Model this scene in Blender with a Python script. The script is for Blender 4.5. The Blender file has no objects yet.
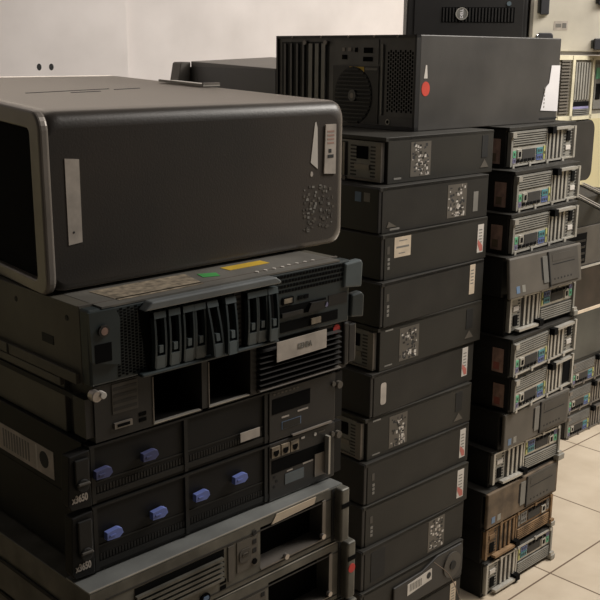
import bpy, bmesh, math, random
from mathutils import Matrix, Vector
random.seed(7)
C = bpy.context.scene.collection
SC = bpy.context.scene
PI = math.pi

# ------------------------------------------------------------------ camera, world, lights, exposure
cam_d = bpy.data.cameras.new('camera')
cam = bpy.data.objects.new('camera', cam_d)
C.objects.link(cam)
rx = Vector((0.7222699, -0.69156799, 0.00773999))
ry = Vector((0.16550576, 0.18369775, 0.96894942))
rz = Vector((-0.67151622, -0.69856199, 0.24713784))
cam.matrix_world = Matrix(((rx.x, ry.x, rz.x, 0), (rx.y, ry.y, rz.y, 0), (rx.z, ry.z, rz.z, 1.31), (0, 0, 0, 1)))
cam_d.sensor_width = 36
cam_d.sensor_fit = 'HORIZONTAL'
cam_d.lens = 36 * 969.7 / 600
cam_d.clip_start = 0.05
SC.camera = cam

world = bpy.data.worlds.new('world')
SC.world = world
world.use_nodes = True
bg = world.node_tree.nodes['Background']
bg.inputs[0].default_value = (1.0, 0.93, 0.86, 1)
bg.inputs[1].default_value = 0.03


def area(name, loc, target, size, power, col):
    d = bpy.data.lights.new(name, 'AREA')
    d.shape = 'RECTANGLE'
    d.size, d.size_y = size
    d.energy = power
    d.color = col
    o = bpy.data.objects.new(name, d)
    C.objects.link(o)
    o.location = loc
    o.rotation_euler = (Vector(target) - Vector(loc)).to_track_quat('-Z', 'Y').to_euler()
    return o


area('ceiling_light', (3.6, 0.3, 2.65), (3.3, 1.6, 0.0), (1.6, 0.8), 92, (1.0, 0.95, 0.88))
area('room_light', (2.3, 0.5, 2.68), (2.3, 2.4, 0.6), (1.6, 0.6), 22, (1.0, 0.93, 0.86))
SC.view_settings.view_transform = 'Standard'
SC.view_settings.look = 'None'
SC.view_settings.gamma = 1
SC.view_settings.use_curve_mapping = False
SC.view_settings.exposure = 0.0

# ------------------------------------------------------------------ materials
MATS = {}


def mat(name, col, rough=0.6, metal=0.0, noise=0.12, scale=14.0, bump=0.0, col2=None, spec=None, sheen=0.0):
    if name in MATS:
        return MATS[name]
    m = bpy.data.materials.new(name)
    m.use_nodes = True
    nt = m.node_tree
    b = nt.nodes['Principled BSDF']
    b.inputs['Roughness'].default_value = rough
    b.inputs['Metallic'].default_value = metal
    if sheen:  # sheen put in to brighten tops seen at grazing angles
        b.inputs['Sheen Weight'].default_value = sheen
        b.inputs['Sheen Roughness'].default_value = 0.35
        b.inputs['Sheen Tint'].default_value = (1.0, 0.9, 0.8, 1)
    if spec is not None:
        b.inputs['Specular IOR Level'].default_value = spec
    tc = nt.nodes.new('ShaderNodeTexCoord')
    n = nt.nodes.new('ShaderNodeTexNoise')
    n.inputs['Scale'].default_value = scale
    n.inputs['Detail'].default_value = 5
    nt.links.new(tc.outputs['Object'], n.inputs['Vector'])
    r = nt.nodes.new('ShaderNodeValToRGB')
    c2 = col2 or tuple(min(1, c * (1 + noise * 2)) for c in col)
    c1 = tuple(c * (1 - noise) for c in col)
    r.color_ramp.elements[0].position = 0.35
    r.color_ramp.elements[1].position = 0.7
    r.color_ramp.elements[0].color = (*c1, 1)
    r.color_ramp.elements[1].color = (*c2, 1)
    nt.links.new(n.outputs['Fac'], r.inputs['Fac'])
    nt.links.new(r.outputs['Color'], b.inputs['Base Color'])
    if bump:
        bp = nt.nodes.new('ShaderNodeBump')
        bp.inputs['Strength'].default_value = bump
        bp.inputs['Distance'].default_value = 0.001
        n2 = nt.nodes.new('ShaderNodeTexNoise')
        n2.inputs['Scale'].default_value = 350
        nt.links.new(tc.outputs['Object'], n2.inputs['Vector'])
        nt.links.new(n2.outputs['Fac'], bp.inputs['Height'])
        nt.links.new(bp.outputs['Normal'], b.inputs['Normal'])
    MATS[name] = m
    return m


mat('case_black', (0.022, 0.020, 0.0165), 0.6, bump=0.3, spec=0.35)
mat('case_black_b', (0.026, 0.024, 0.0195), 0.58, bump=0.3, scale=6, spec=0.35)
mat('tower_side', (0.024, 0.022, 0.020), 0.40, noise=0.2, scale=4, bump=0.2, sheen=1.0, col2=(0.040, 0.031, 0.025))
mat('sheen_side', (0.043, 0.040, 0.036), 0.5, noise=0.25, scale=6, bump=0.2, sheen=0.25)  # weaker sheen, lightens the case top at grazing view
mat('case_shaded', (0.010, 0.0092, 0.008), 0.65, bump=0.3, spec=0.3)  # darker copy of case_black, shade of the left faces put into the colour
mat('seam', (0.008, 0.008, 0.008), 0.7)
mat('void', (0.003, 0.003, 0.003), 0.9, spec=0.1)
mat('plastic_black', (0.010, 0.009, 0.0085), 0.5)
mat('server_black', (0.007, 0.0065, 0.006), 0.6, spec=0.3)
mat('server_trim', (0.013, 0.0125, 0.0115), 0.5, spec=0.35)
mat('server_panel', (0.022, 0.020, 0.0185), 0.5)
mat('bezel_dark', (0.024, 0.022, 0.020), 0.5)
mat('bezel_grey', (0.105, 0.092, 0.075), 0.6, noise=0.1)
mat('bezel_grey_dark', (0.070, 0.062, 0.052), 0.6, noise=0.1)
mat('bezel_brown', (0.115, 0.082, 0.052), 0.7, noise=0.3, scale=25)
mat('frame_silver', (0.24, 0.215, 0.19), 0.4, 0.3)
mat('rear_steel', (0.28, 0.27, 0.24), 0.5, 0.25)
mat('rear_steel_dim', (0.20, 0.195, 0.18), 0.5, 0.3)
mat('rear_dark', (0.105, 0.102, 0.098), 0.5, 0.3)
mat('rear_rust', (0.20, 0.125, 0.065), 0.75, 0.1, noise=0.35, scale=30)
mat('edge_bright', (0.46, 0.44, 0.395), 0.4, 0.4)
mat('edge_dim', (0.20, 0.18, 0.16), 0.4, 0.4)
mat('slot_gap', (0.03, 0.028, 0.025), 0.7)
mat('io_green', (0.10, 0.36, 0.20), 0.5)
mat('io_teal', (0.06, 0.20, 0.22), 0.5)
mat('io_blue', (0.09, 0.13, 0.30), 0.5)
mat('io_violet', (0.20, 0.19, 0.32), 0.5)
mat('io_yellow', (0.42, 0.42, 0.16), 0.5)
mat('paper', (0.62, 0.58, 0.53), 0.8, noise=0.05)
mat('paper_dim', (0.46, 0.41, 0.36), 0.8, noise=0.12, scale=40)
mat('paper_cream', (0.60, 0.50, 0.38), 0.8, noise=0.08, scale=40)
mat('paper_brown', (0.30, 0.19, 0.15), 0.8, noise=0.2, scale=60)
mat('paper_white', (0.75, 0.73, 0.74), 0.8, noise=0.03)
mat('ink', (0.03, 0.03, 0.03), 0.8)
mat('ink_red', (0.62, 0.06, 0.05), 0.7)
mat('ink_pink', (0.55, 0.17, 0.14), 0.7)
mat('ink_faint_red', (0.30, 0.09, 0.07), 0.7)
mat('ink_faint', (0.36, 0.22, 0.18), 0.7)
mat('ink_grey', (0.20, 0.19, 0.17), 0.7)
mat('sticker_red', (0.60, 0.06, 0.035), 0.6)
mat('sticker_yellow', (0.55, 0.36, 0.03), 0.6)
mat('sticker_green', (0.05, 0.30, 0.07), 0.6)
mat('sticker_blue', (0.13, 0.20, 0.31), 0.5)
mat('blue_handle', (0.15, 0.20, 0.52), 0.5)
mat('blue_handle_dull', (0.07, 0.08, 0.20), 0.6)
mat('teal_bezel', (0.026, 0.036, 0.038), 0.45)
mat('teal_light', (0.085, 0.105, 0.110), 0.45)
mat('lip_silver', (0.20, 0.215, 0.22), 0.4, 0.3)
mat('chassis_olive', (0.10, 0.092, 0.073), 0.55, 0.1, noise=0.15, scale=9)
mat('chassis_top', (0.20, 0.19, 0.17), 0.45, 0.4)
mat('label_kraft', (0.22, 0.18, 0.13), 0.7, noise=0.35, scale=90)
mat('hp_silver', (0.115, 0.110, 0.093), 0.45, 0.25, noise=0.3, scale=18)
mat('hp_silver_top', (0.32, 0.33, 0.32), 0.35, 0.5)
mat('screw_metal', (0.55, 0.50, 0.46), 0.3, 0.7)
mat('beige', (0.50, 0.46, 0.33), 0.6)
mat('beige_dark', (0.16, 0.145, 0.12), 0.6)
mat('white_case', (0.62, 0.58, 0.49), 0.55, noise=0.05)
mat('rubber', (0.035, 0.035, 0.04), 0.5)
mat('chrome', (0.75, 0.74, 0.72), 0.15, 0.9)
mat('brown_plate', (0.019, 0.013, 0.010), 0.45, noise=0.4, scale=12)
mat('grey_plate', (0.055, 0.055, 0.048), 0.5, noise=0.2, scale=8)
mat('cable', (0.16, 0.12, 0.09), 0.6)
mat('lcd', (0.10, 0.13, 0.15), 0.2)


def wall_mat():
    m = bpy.data.materials.new('painted_plaster')
    m.use_nodes = True
    nt = m.node_tree
    b = nt.nodes['Principled BSDF']
    b.inputs['Roughness'].default_value = 0.85
    tc = nt.nodes.new('ShaderNodeTexCoord')
    sp = nt.nodes.new('ShaderNodeSeparateXYZ')
    nt.links.new(tc.outputs['Object'], sp.inputs[0])
    st = nt.nodes.new('ShaderNodeMath')
    st.operation = 'GREATER_THAN'
    st.inputs[1].default_value = 1.12
    nt.links.new(sp.outputs[2], st.inputs[0])
    n = nt.nodes.new('ShaderNodeTexNoise')
    n.inputs['Scale'].default_value = 4
    n.inputs['Detail'].default_value = 6
    nt.links.new(tc.outputs['Object'], n.inputs['Vector'])
    r = nt.nodes.new('ShaderNodeValToRGB')
    r.color_ramp.elements[0].position = 0.3
    r.color_ramp.elements[1].position = 0.62
    r.color_ramp.elements[0].color = (0.69, 0.64, 0.615, 1)
    r.color_ramp.elements[1].color = (0.81, 0.755, 0.73, 1)
    nt.links.new(n.outputs['Fac'], r.inputs['Fac'])
    mx = nt.nodes.new('ShaderNodeMix')
    mx.data_type = 'RGBA'
    mx.inputs[6].default_value = (0.80, 0.73, 0.46, 1)
    nt.links.new(st.outputs[0], mx.inputs[0])
    nt.links.new(r.outputs['Color'], mx.inputs[7])
    nt.links.new(mx.outputs[2], b.inputs['Base Color'])
    return m


def floor_mat():
    m = bpy.data.materials.new('floor_tiles')
    m.use_nodes = True
    nt = m.node_tree
    b = nt.nodes['Principled BSDF']
    b.inputs['Roughness'].default_value = 0.42
    tc = nt.nodes.new('ShaderNodeTexCoord')
    mp = nt.nodes.new('ShaderNodeMapping')
    mp.inputs['Location'].default_value = (-2.054 + 0.0025, -1.187 + 0.0025, 0)
    nt.links.new(tc.outputs['Object'], mp.inputs['Vector'])
    br = nt.nodes.new('ShaderNodeTexBrick')
    br.offset = 0
    br.squash = 1
    br.inputs['Scale'].default_value = 1
    br.inputs['Brick Width'].default_value = 0.41
    br.inputs['Row Height'].default_value = 0.41
    br.inputs['Mortar Size'].default_value = 0.0028
    br.inputs['Mortar Smooth'].default_value = 0.3
    br.inputs['Mortar'].default_value = (0.16, 0.11, 0.075, 1)
    nt.links.new(mp.outputs[0], br.inputs['Vector'])
    n = nt.nodes.new('ShaderNodeTexNoise')
    n.inputs['Scale'].default_value = 7
    n.inputs['Detail'].default_value = 6
    nt.links.new(tc.outputs['Object'], n.inputs['Vector'])
    r = nt.nodes.new('ShaderNodeValToRGB')
    r.color_ramp.elements[0].position = 0.3
    r.color_ramp.elements[1].position = 0.7
    r.color_ramp.elements[0].color = (0.56, 0.465, 0.35, 1)
    r.color_ramp.elements[1].color = (0.70, 0.60, 0.47, 1)
    nt.links.new(n.outputs['Fac'], r.inputs['Fac'])
    nt.links.new(r.outputs['Color'], br.inputs['Color1'])
    nt.links.new(r.outputs['Color'], br.inputs['Color2'])
    nt.links.new(br.outputs['Color'], b.inputs['Base Color'])
    return m


# ------------------------------------------------------------------ mesh builder
def F_front(D=0, inv=None):          # face looking to -Y ; inv=(W,H) turns the face upside down
    if inv:
        return lambda u, v, w: (inv[0] - u, -w, inv[1] - v)
    return lambda u, v, w: (u, -w, v)


def F_left(D, inv=None):             # face looking to -X, u runs towards -Y
    if inv:
        return lambda u, v, w: (-w, u, inv - v)
    return lambda u, v, w: (-w, D - u, v)


def F_top(H):
    return lambda u, v, w: (u, v, H + w)


def F_id(u, v, w):
    return (u, v, w)


class MB:
    def __init__(self, T=F_id):
        self.T = T
        self.v, self.f, self.m, self.names = [], [], [], []

    def mi(self, name):
        if name not in self.names:
            self.names.append(name)
        return self.names.index(name)

    def add(self, vs, fs, m, T=None):
        T = T or self.T
        k = len(self.v)
        self.v += [T(*p) for p in vs]
        self.f += [[k + i for i in f] for f in fs]
        self.m += [self.mi(m)] * len(fs)

    def box(self, u0, u1, v0, v1, w0, w1, m, T=None):
        vs = [(u, v, w) for w in (w0, w1) for v in (v0, v1) for u in (u0, u1)]
        self.add(vs, [(0, 1, 3, 2), (4, 6, 7, 5), (0, 4, 5, 1), (2, 3, 7, 6), (0, 2, 6, 4), (1, 5, 7, 3)], m, T)
        return self

    def rbox(self, cu, cv, du, dv, a, w0, w1, m, T=None):
        p = []
        for sx, sy in ((-1, -1), (1, -1), (1, 1), (-1, 1)):
            x, y = sx * du / 2, sy * dv / 2
            p.append((cu + x * math.cos(a) - y * math.sin(a), cv + x * math.sin(a) + y * math.cos(a)))
        return self.poly(p, w0, w1, m, T)

    def poly(self, pts, w0, w1, m, T=None):
        n = len(pts)
        vs = [(x, y, w0) for x, y in pts] + [(x, y, w1) for x, y in pts]
        fs = [list(range(n))[::-1], list(range(n, 2 * n))] + [(i, (i + 1) % n, n + (i + 1) % n, n + i) for i in range(n)]
        self.add(vs, fs, m, T)
        return self

    def disc(self, cu, cv, r, w0, w1, m, n=24, T=None, sy=1.0):
        return self.poly([(cu + r * math.cos(2 * PI * i / n), cv + sy * r * math.sin(2 * PI * i / n)) for i in range(n)], w0, w1, m, T)

    def ring(self, outer, inner, w0, w1, m, T=None):
        n = len(outer)
        vs = [(x, y, w) for w in (w0, w1) for P in (outer, inner) for x, y in P]
        fs = []
        for i in range(n):
            j = (i + 1) % n
            fs += [(i, j, n + j, n + i), (2 * n + i, 3 * n + i, 3 * n + j, 2 * n + j),
                   (i, 2 * n + i, 2 * n + j, j), (n + i, n + j, 3 * n + j, 3 * n + i)]
        self.add(vs, fs, m, T)
        return self

    def text(self, s, u, v, size, w, m, rot=0.0, T=None, sx=1.0, bold=0.0):
        cu = bpy.data.curves.new('t', 'FONT')
        cu.body = s
        cu.size = size
        cu.align_x = 'CENTER'
        cu.align_y = 'CENTER'
        cu.extrude = 0.0003
        cu.offset = bold
        o = bpy.data.objects.new('t', cu)
        C.objects.link(o)
        bpy.context.view_layer.update()
        me = o.to_mesh()
        vs = []
        for p in me.vertices:
            x, y = p.co.x * sx, p.co.y
            vs.append((u + x * math.cos(rot) - y * math.sin(rot), v + x * math.sin(rot) + y * math.cos(rot), w + p.co.z))
        fs = [list(p.vertices) for p in me.polygons]
        o.to_mesh_clear()
        bpy.data.objects.remove(o)
        self.add(vs, fs, m, T)
        return self

    def build(self, name, parent=None, bevel=0.0, seg=2, smooth=False):
        me = bpy.data.meshes.new(name)
        me.from_pydata(self.v, [], self.f)
        bm = bmesh.new()
        bm.from_mesh(me)
        bmesh.ops.recalc_face_normals(bm, faces=bm.faces)
        bm.to_mesh(me)
        bm.free()
        for i, p in enumerate(me.polygons):
            p.material_index = self.m[i]
            p.use_smooth = smooth
        for n in self.names:
            me.materials.append(MATS[n])
        o = bpy.data.objects.new(name, me)
        C.objects.link(o)
        if parent:
            o.parent = parent
        if bevel:
            md = o.modifiers.new('bevel', 'BEVEL')
            md.width = bevel
            md.segments = seg
            md.limit_method = 'ANGLE'
            md.harden_normals = False
        return o


def rrect(u0, u1, v0, v1, r, n=6):
    P = []
    for cx, cy, a0 in ((u1 - r, v1 - r, 0), (u0 + r, v1 - r, PI / 2), (u0 + r, v0 + r, PI), (u1 - r, v0 + r, 1.5 * PI)):
        for i in range(n + 1):
            a = a0 + PI / 2 * i / n
            P.append((cx + r * math.cos(a), cy + r * math.sin(a)))
    return P


def thing(name, label, cat, loc, yaw=0.0, group=None):
    o = bpy.data.objects.new(name, None)
    C.objects.link(o)
    o.empty_display_size = 0.05
    o.location = loc
    o.rotation_euler = (0, 0, math.radians(yaw))
    tag(o, label, cat, group)
    return o


def tag(o, label, cat, group=None):
    o['label'] = label
    o['category'] = cat
    if group:
        o['group'] = group
    return o


def struct(o):
    o['kind'] = 'structure'
    return o


# ------------------------------------------------------------------ the room
MATS['wall'] = wall_mat()
MATS['tiles'] = floor_mat()
mat('ceiling_paint', (0.75, 0.72, 0.68), 0.9, noise=0.03)
struct(MB().box(-1.6, 6.6, -1.6, 2.9, -0.08, 0.0, 'tiles').build('floor'))
struct(MB().box(-1.6, 6.6, 2.8, 2.9, 0.0, 2.8, 'wall').build('wall_back'))
struct(MB().box(6.5, 6.6, -1.6, 2.8, 0.0, 2.8, 'wall').build('wall_right'))
# the plaster patch left of the vertical seam stands slightly proud, two screw holes in it
pil = MB()
pil.box(-1.6, 1.868, 2.772, 2.7999, 0.0, 2.8, 'wall')
o = struct(pil.build('wall_pier'))
h = MB(lambda u, v, w: (u, 2.772 - w, v))
for x in (1.543, 1.585):
    h.disc(x, 1.261, 0.008, -0.01, 0.0006, 'seam', 12, sy=1.3)
h.build('screw_hole', o)


# ------------------------------------------------------------------ office computers
def rear_panel(root, T0, pal, W0=0.29, H=0.0955, psu_hole=False, dim=False, muted=False):
    W = 0.29
    K = ((0.17, 0.118), (0.235, 0.185)) if dim else ((0.17, 0.158), (0.235, 0.236))

    def T(u, v, w):
        if u < K[0][0]:
            u = u * K[0][1] / K[0][0]
        elif u < K[1][0]:
            u = K[0][1] + (u - K[0][0]) * (K[1][1] - K[0][1]) / (K[1][0] - K[0][0])
        else:
            u = K[1][1] + (u - K[1][0]) * (W - K[1][1]) / (W - K[1][0])
        return T0(u * W0 / W, v, w)
    st, br, gr = pal
    m = MB(T)
    t = H - 0.011
    m.box(0.004, W - 0.004, 0.004, t, -0.004, 0.000, st)
    m.box(0.004, W - 0.004, 0.004, 0.008, 0.0, 0.005, br)          # folded lower edge
    m.box(W - 0.012, W - 0.004, 0.004, t, 0.0, 0.006, br)           # folded right edge
    m.box(0.004, 0.012, 0.004, t, 0.0, 0.006, st)
    for u in (0.012, 0.085, 0.165, 0.225):
        m.box(u, u + 0.008, 0.0, 0.008, 0.003, 0.008, br)
    m.box(0.168, 0.172, 0.008, t, 0.0, 0.003, br)
    p = m.build('rear_panel', root)
    # louvres over the ports
    m = MB(T)
    m.box(0.016, 0.164, 0.050, t - 0.002, 0.0, 0.001, 'slot_gap')
    for i in range(6):
        v = 0.0525 + i * 0.0054
        m.box(0.016, 0.164, v, v + 0.0028, 0.001, 0.0040, st)
    m.build('louvre', root)
    # port plate
    m = MB(T)
    m.box(0.014, 0.166, 0.009, 0.047, 0.0, 0.0015, br)
    m.box(0.060, 0.118, 0.013, 0.041, 0.0015, 0.003, gr)
    pl = m.build('port_plate', root)
    for u0, u1, v0, v1, c in ((0.018, 0.030, 0.024, 0.040, 'io_green'), (0.018, 0.030, 0.011, 0.022, 'io_violet'),
                              (0.124, 0.152, 0.026, 0.041, 'io_teal'), (0.124, 0.152, 0.011, 0.024, 'io_blue'),
                              (0.156, 0.163, 0.011, 0.044, 'io_yellow')):
        m = MB(T)
        m.box(u0, u1, v0, v1, 0.0015, 0.0035, 'rear_dark' if dim else ('ink_grey' if muted else c))
        if u1 - u0 > 0.02:
            for k in range(3):
                m.box(u0 + 0.004 + k * 0.008, u0 + 0.008 + k * 0.008, (v0 + v1) / 2 - 0.003, (v0 + v1) / 2 + 0.003, 0.0035, 0.004, 'slot_gap')
        else:
            m.box((u0 + u1) / 2 - 0.002, (u0 + u1) / 2 + 0.002, (v0 + v1) / 2 - 0.003, (v0 + v1) / 2 + 0.003, 0.0035, 0.004, 'slot_gap')
        m.build('port', pl)
    m = MB(T)
    m.box(0.036, 0.054, 0.022, 0.042, 0.0015, 0.005, 'edge_bright' if not dim else st)
    m.box(0.040, 0.050, 0.025, 0.037, 0.005, 0.0053, 'void')
    m.build('network_port', pl)
    for k in range(5):
        m = MB(T)
        m.box(0.035 + k * 0.017, 0.047 + k * 0.017, 0.0115, 0.019, 0.0031, 0.0042, 'void')
        m.build('port', pl)
    # expansion slots
    m = MB(T)
    m.box(0.174, 0.232, 0.010, t - 0.004, 0.0, 0.001, 'slot_gap')
    m.build('slot_recess', root)
    for k in range(4):
        m = MB(T)
        u = 0.177 + k * 0.0145
        m.box(u, u + 0.0060, 0.010, t - 0.006, 0.001, 0.004, br)
        m.build('slot_cover', root)
    m = MB(T)
    m.box(0.184, 0.256, t - 0.004, t + 0.002, 0.002, 0.015, br)
    m.box(0.170, 0.184, t - 0.012, t + 0.004, 0.001, 0.017, 'void')
    if not dim:
        m.build('slot_latch', root)
    # power supply
    if psu_hole:
        MB(T).box(0.240, 0.276, 0.012, t - 0.004, 0.0, 0.0012, 'void').build('empty_power_bay', root)
    else:
        m = MB(T)
        for k in range(9):
            for u in (0.238, 0.268):
                m.box(u, u + 0.009, 0.012 + k * 0.0075, 0.0155 + k * 0.0075, 0.0004, 0.0009, 'slot_gap')
        m.box(0.236, 0.279, 0.010, t - 0.003, -0.0005, 0.0005, st)
        m.build('power_supply_grille', root)
        m = MB(T)
        m.box(0.248, 0.264, 0.048, 0.074, 0.0, 0.003, 'void')
        m.build('power_socket', root)
        MB(T).box(0.245, 0.267, 0.026, 0.037, 0.0, 0.003, br if dim or muted else 'paper').build('voltage_switch', root)
    m = MB(T)
    m.box(0.0, 0.016, t - 0.012, t, 0.006, 0.012, br)
    m.build('corner_clip', root)


def front_panel(root, T0, col, W0=0.29, H=0.0955, stickers=True, slant=0.0, bl=0.0, tr=0.0):
    W = 0.29
    T = lambda u, v, w: T0(u * W0 / W, v, w + (slant * (1 - v / H) if w > 0 else 0.0))
    m = MB(T)
    m.poly([(0.001 - bl, 0.002), (W - 0.001, 0.002), (W - 0.001 + tr, H - 0.002), (0.001, H - 0.002)], 0.0005, 0.010, col)
    m.build('front_bezel', root, 0.003)
    m = MB(T)
    m.box(0.122, 0.127, 0.028, 0.080, 0.010, 0.0104, 'seam')
    m.box(0.127, 0.147, 0.020, 0.082, 0.010, 0.012, 'rear_steel_dim')
    m.build('power_strip', root)
    m = MB(T)
    m.box(0.150, W - 0.014, 0.012, 0.090, 0.010, 0.013, 'bezel_grey_dark')
    m.box(0.150, 0.154, 0.008, 0.090, 0.010, 0.0133, 'seam')
    m.box(0.165, W - 0.030, 0.058, 0.060, 0.013, 0.0134, 'seam')
    m.box(0.165, W - 0.030, 0.066, 0.083, 0.013, 0.0136, 'bezel_grey_dark')
    for k in range(6):
        m.disc(0.170 + k * 0.014, 0.024, 0.0026, 0.013, 0.0134, 'seam', 8)
    m.build('drive_bay_panel', root)
    if stickers:
        for u, c in ((0.018, 'sticker_blue'), (0.040, 'rear_steel')):
            MB(T).box(u, u + 0.013, 0.012, 0.028, 0.010, 0.0106, c).build('badge', root)


def case(root, W, D, H, front_gap=0.006, left_gap=0.0, m='case_black'):
    b = MB()
    b.box(left_gap, W, front_gap, D, 0.0, H - 0.0006, m)
    b.build('case', root, 0.0016)
    l = MB()
    l.box(-0.001 if left_gap else 0.0, W, -0.0015 if front_gap else 0.0, D, H - 0.009, H - 0.0004, 'case_black' if m == 'case_shaded' else m)
    l.build('lid', root, 0.001)


PAL = ('rear_steel', 'edge_bright', 'slot_gap')
PAL_DIM = ('rear_steel_dim', 'edge_dim', 'slot_gap')
PAL_RUST = ('rear_rust', 'rear_rust', 'slot_gap')
TH = 0.0955
G_R = 'black office computers in the stack by the tiled floor'
R = [
    # x, y, yaw, width, kind, label
    (1.920, 1.304, 4.5, 0.335, 'rear', 'topmost computer of the right stack, light metal rear under the long black tower'),
    (1.892, 1.262, 4.5, 0.325, 'rear', 'second computer from the top of the right stack, rear ports facing out'),
    (1.867, 1.249, 3.5, 0.322, 'rear', 'third computer from the top of the right stack, rear ports, above a grey front'),
    (1.842, 1.240, -0.5, 0.297, 'front', 'uppermost computer in the right stack showing its grey front bezel and drive bay panel'),
    (1.855, 1.236, 0.5, 0.297, 'inv', 'upside-down computer in the right stack directly below the uppermost grey front bezel'),
    (1.850, 1.213, 4.0, 0.318, 'rear', 'computer in the right stack, rear facing out, directly below the upper upside-down one'),
    (1.873, 1.221, 4.0, 0.306, 'hole', 'computer in the right stack with a black empty hole where the power supply was'),
    (1.858, 1.234, 0.3, 0.292, 'front', 'computer with grey front bezel in the right stack, below the empty-holed rear panel'),
    (1.836, 1.242, -1.5, 0.292, 'inv', 'upside-down computer in the right stack below the middle grey front bezel'),
    (1.809, 1.235, 0.6, 0.318, 'brown', 'computer with a dusty brownish front bezel low in the right stack'),
    (1.813, 1.235, 0.3, 0.306, 'rust', 'upside-down computer with a rust-brown rear, second from the floor in the right stack'),
    (1.819, 1.232, -0.2, 0.303, 'inv', 'lowest computer of the right stack, upside-down metal rear standing on the floor tiles'),
]
for i, (x, y, yaw, W, kind, lab) in enumerate(R):
    z = (11 - i) * TH
    D = 0.345
    r = thing('desktop_computer', lab, 'computer', (x, y, z), yaw, G_R)
    case(r, W, D, TH, m='case_shaded')
    inv = (W, TH)
    if kind == 'rear':
        rear_panel(r, F_front(), PAL, W)
    elif kind == 'hole':
        rear_panel(r, F_front(), PAL, W, psu_hole=True)
    elif kind == 'inv':
        rear_panel(r, F_front(inv=inv), PAL, W)
    elif kind == 'rust':
        rear_panel(r, F_front(inv=inv), PAL_RUST, W, muted=True)
    elif kind == 'front':
        front_panel(r, F_front(), 'bezel_grey', W, slant=0.016 if i == 3 else 0.0, bl=0.010 if i == 3 else 0.0, tr=0.010 if i == 3 else 0.0)
    elif kind == 'brown':
        front_panel(r, F_front(), 'bezel_brown', W)
    if i in (0, 1, 2, 5, 6):
        m = MB(F_left(D))
        c = {0: 'paper_brown', 1: 'paper_brown', 2: 'paper_brown', 5: 'paper_brown', 6: 'paper_brown'}[i]
        m.box(D - 0.050, D - 0.020, 0.010, 0.068, 0.0, 0.0006, c)
        m.box(D - 0.046, D - 0.030, 0.016, 0.034, 0.0006, 0.0009, 'ink_faint_red' if i > 3 else 'bezel_brown')
        m.build('side_sticker', r)
    if i == 8:
        MB().box(W + 0.0005, W + 0.040, 0.03, D, 0.020, TH - 0.002, 'bezel_dark').build('side_cover', r, 0.010, 3)
    if i == 8:   # metal foot bracket at the lower right corner
        MB(F_front()).box(W - 0.02, W + 0.008, 0.0, 0.016, -0.002, 0.016, 'rear_steel').build('foot', r, 0.002)
    if i in (4, 10, 11):
        MB(F_front()).box(W - 0.015, W + 0.004, 0.002, 0.016, -0.002, 0.014, 'rear_steel').build('foot', r, 0.002)


def coa(root, T, u0, u1, v0, v1):
    m = MB(T)
    m.box(u0, u1, v0, v1, 0.0, 0.0005, 'bezel_grey')
    rnd = random.Random(int(u0 * 1e4))
    du = u1 - u0
    for k in range(70):
        a, b = rnd.random() ** 0.7, rnd.random() ** 1.3
        uu = u0 + .001 + a * (du - .010)
        vv = v0 + .001 + b * (v1 - v0 - .008)
        c = rnd.choice(['paper', 'paper', 'paper_dim', 'ink', 'case_black', 'case_black', 'ink'])
        w, h = rnd.uniform(.002, .008), rnd.uniform(.002, .007)
        m.box(uu, uu + w, vv, vv + h, 0.0004, 0.0006 + k * 2e-6, c)
    m.build('worn_licence_sticker', root)


def strip(root, T, u0, u1, v0, v1, red=True, base='paper'):
    m = MB(T)
    m.box(u0, u1, v0, v1, 0.0, 0.0006, base)
    w = u1 - u0
    for k in range(5):
        v = v0 + (v1 - v0) * (0.35 + 0.11 * k)
        m.box(u0 + w * .2, u1 - w * .25, v, v + 0.0025, 0.0006, 0.0008, 'ink_grey')
    if red:
        m.poly([(u0 + w * .45, v0 + .003), (u1 - .002, v0 + .003), (u1 - .003, v0 + .016), (u0 + .002, v0 + .030), (u0 + .001, v0 + .020)], 0.0006, 0.0009, 'ink_pink')
    m.build('barcode_sticker', root)


def recess(root, T, u0, u1, v0, v1):
    m = MB(T)
    m.box(u0, u1, v0 + 0.030, v1, 0.0, 0.0008, 'seam')
    m.build('latch_recess', root)
    m = MB(T)
    um = (u0 + u1) / 2
    m.poly([(u0 - .004, v0 + .008), (u1 + .004, v0 + .008), (um, v0 + .026)], 0.0, 0.0012, 'bezel_grey')
    m.build('latch_arrow', root)


def marks(root, T, u0, v0):
    m = MB(T)
    for k in range(3):
        m.box(u0 + 0.002, u0 + 0.009, v0 + k * 0.009, v0 + 0.006 + k * 0.009, 0.0, 0.0005, 'ink_grey')
    m.box(u0, u0 + 0.008, v0 + 0.032, v0 + 0.048, 0.0, 0.0005, 'bezel_grey_dark')
    m.build('moulded_mark', root)


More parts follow.
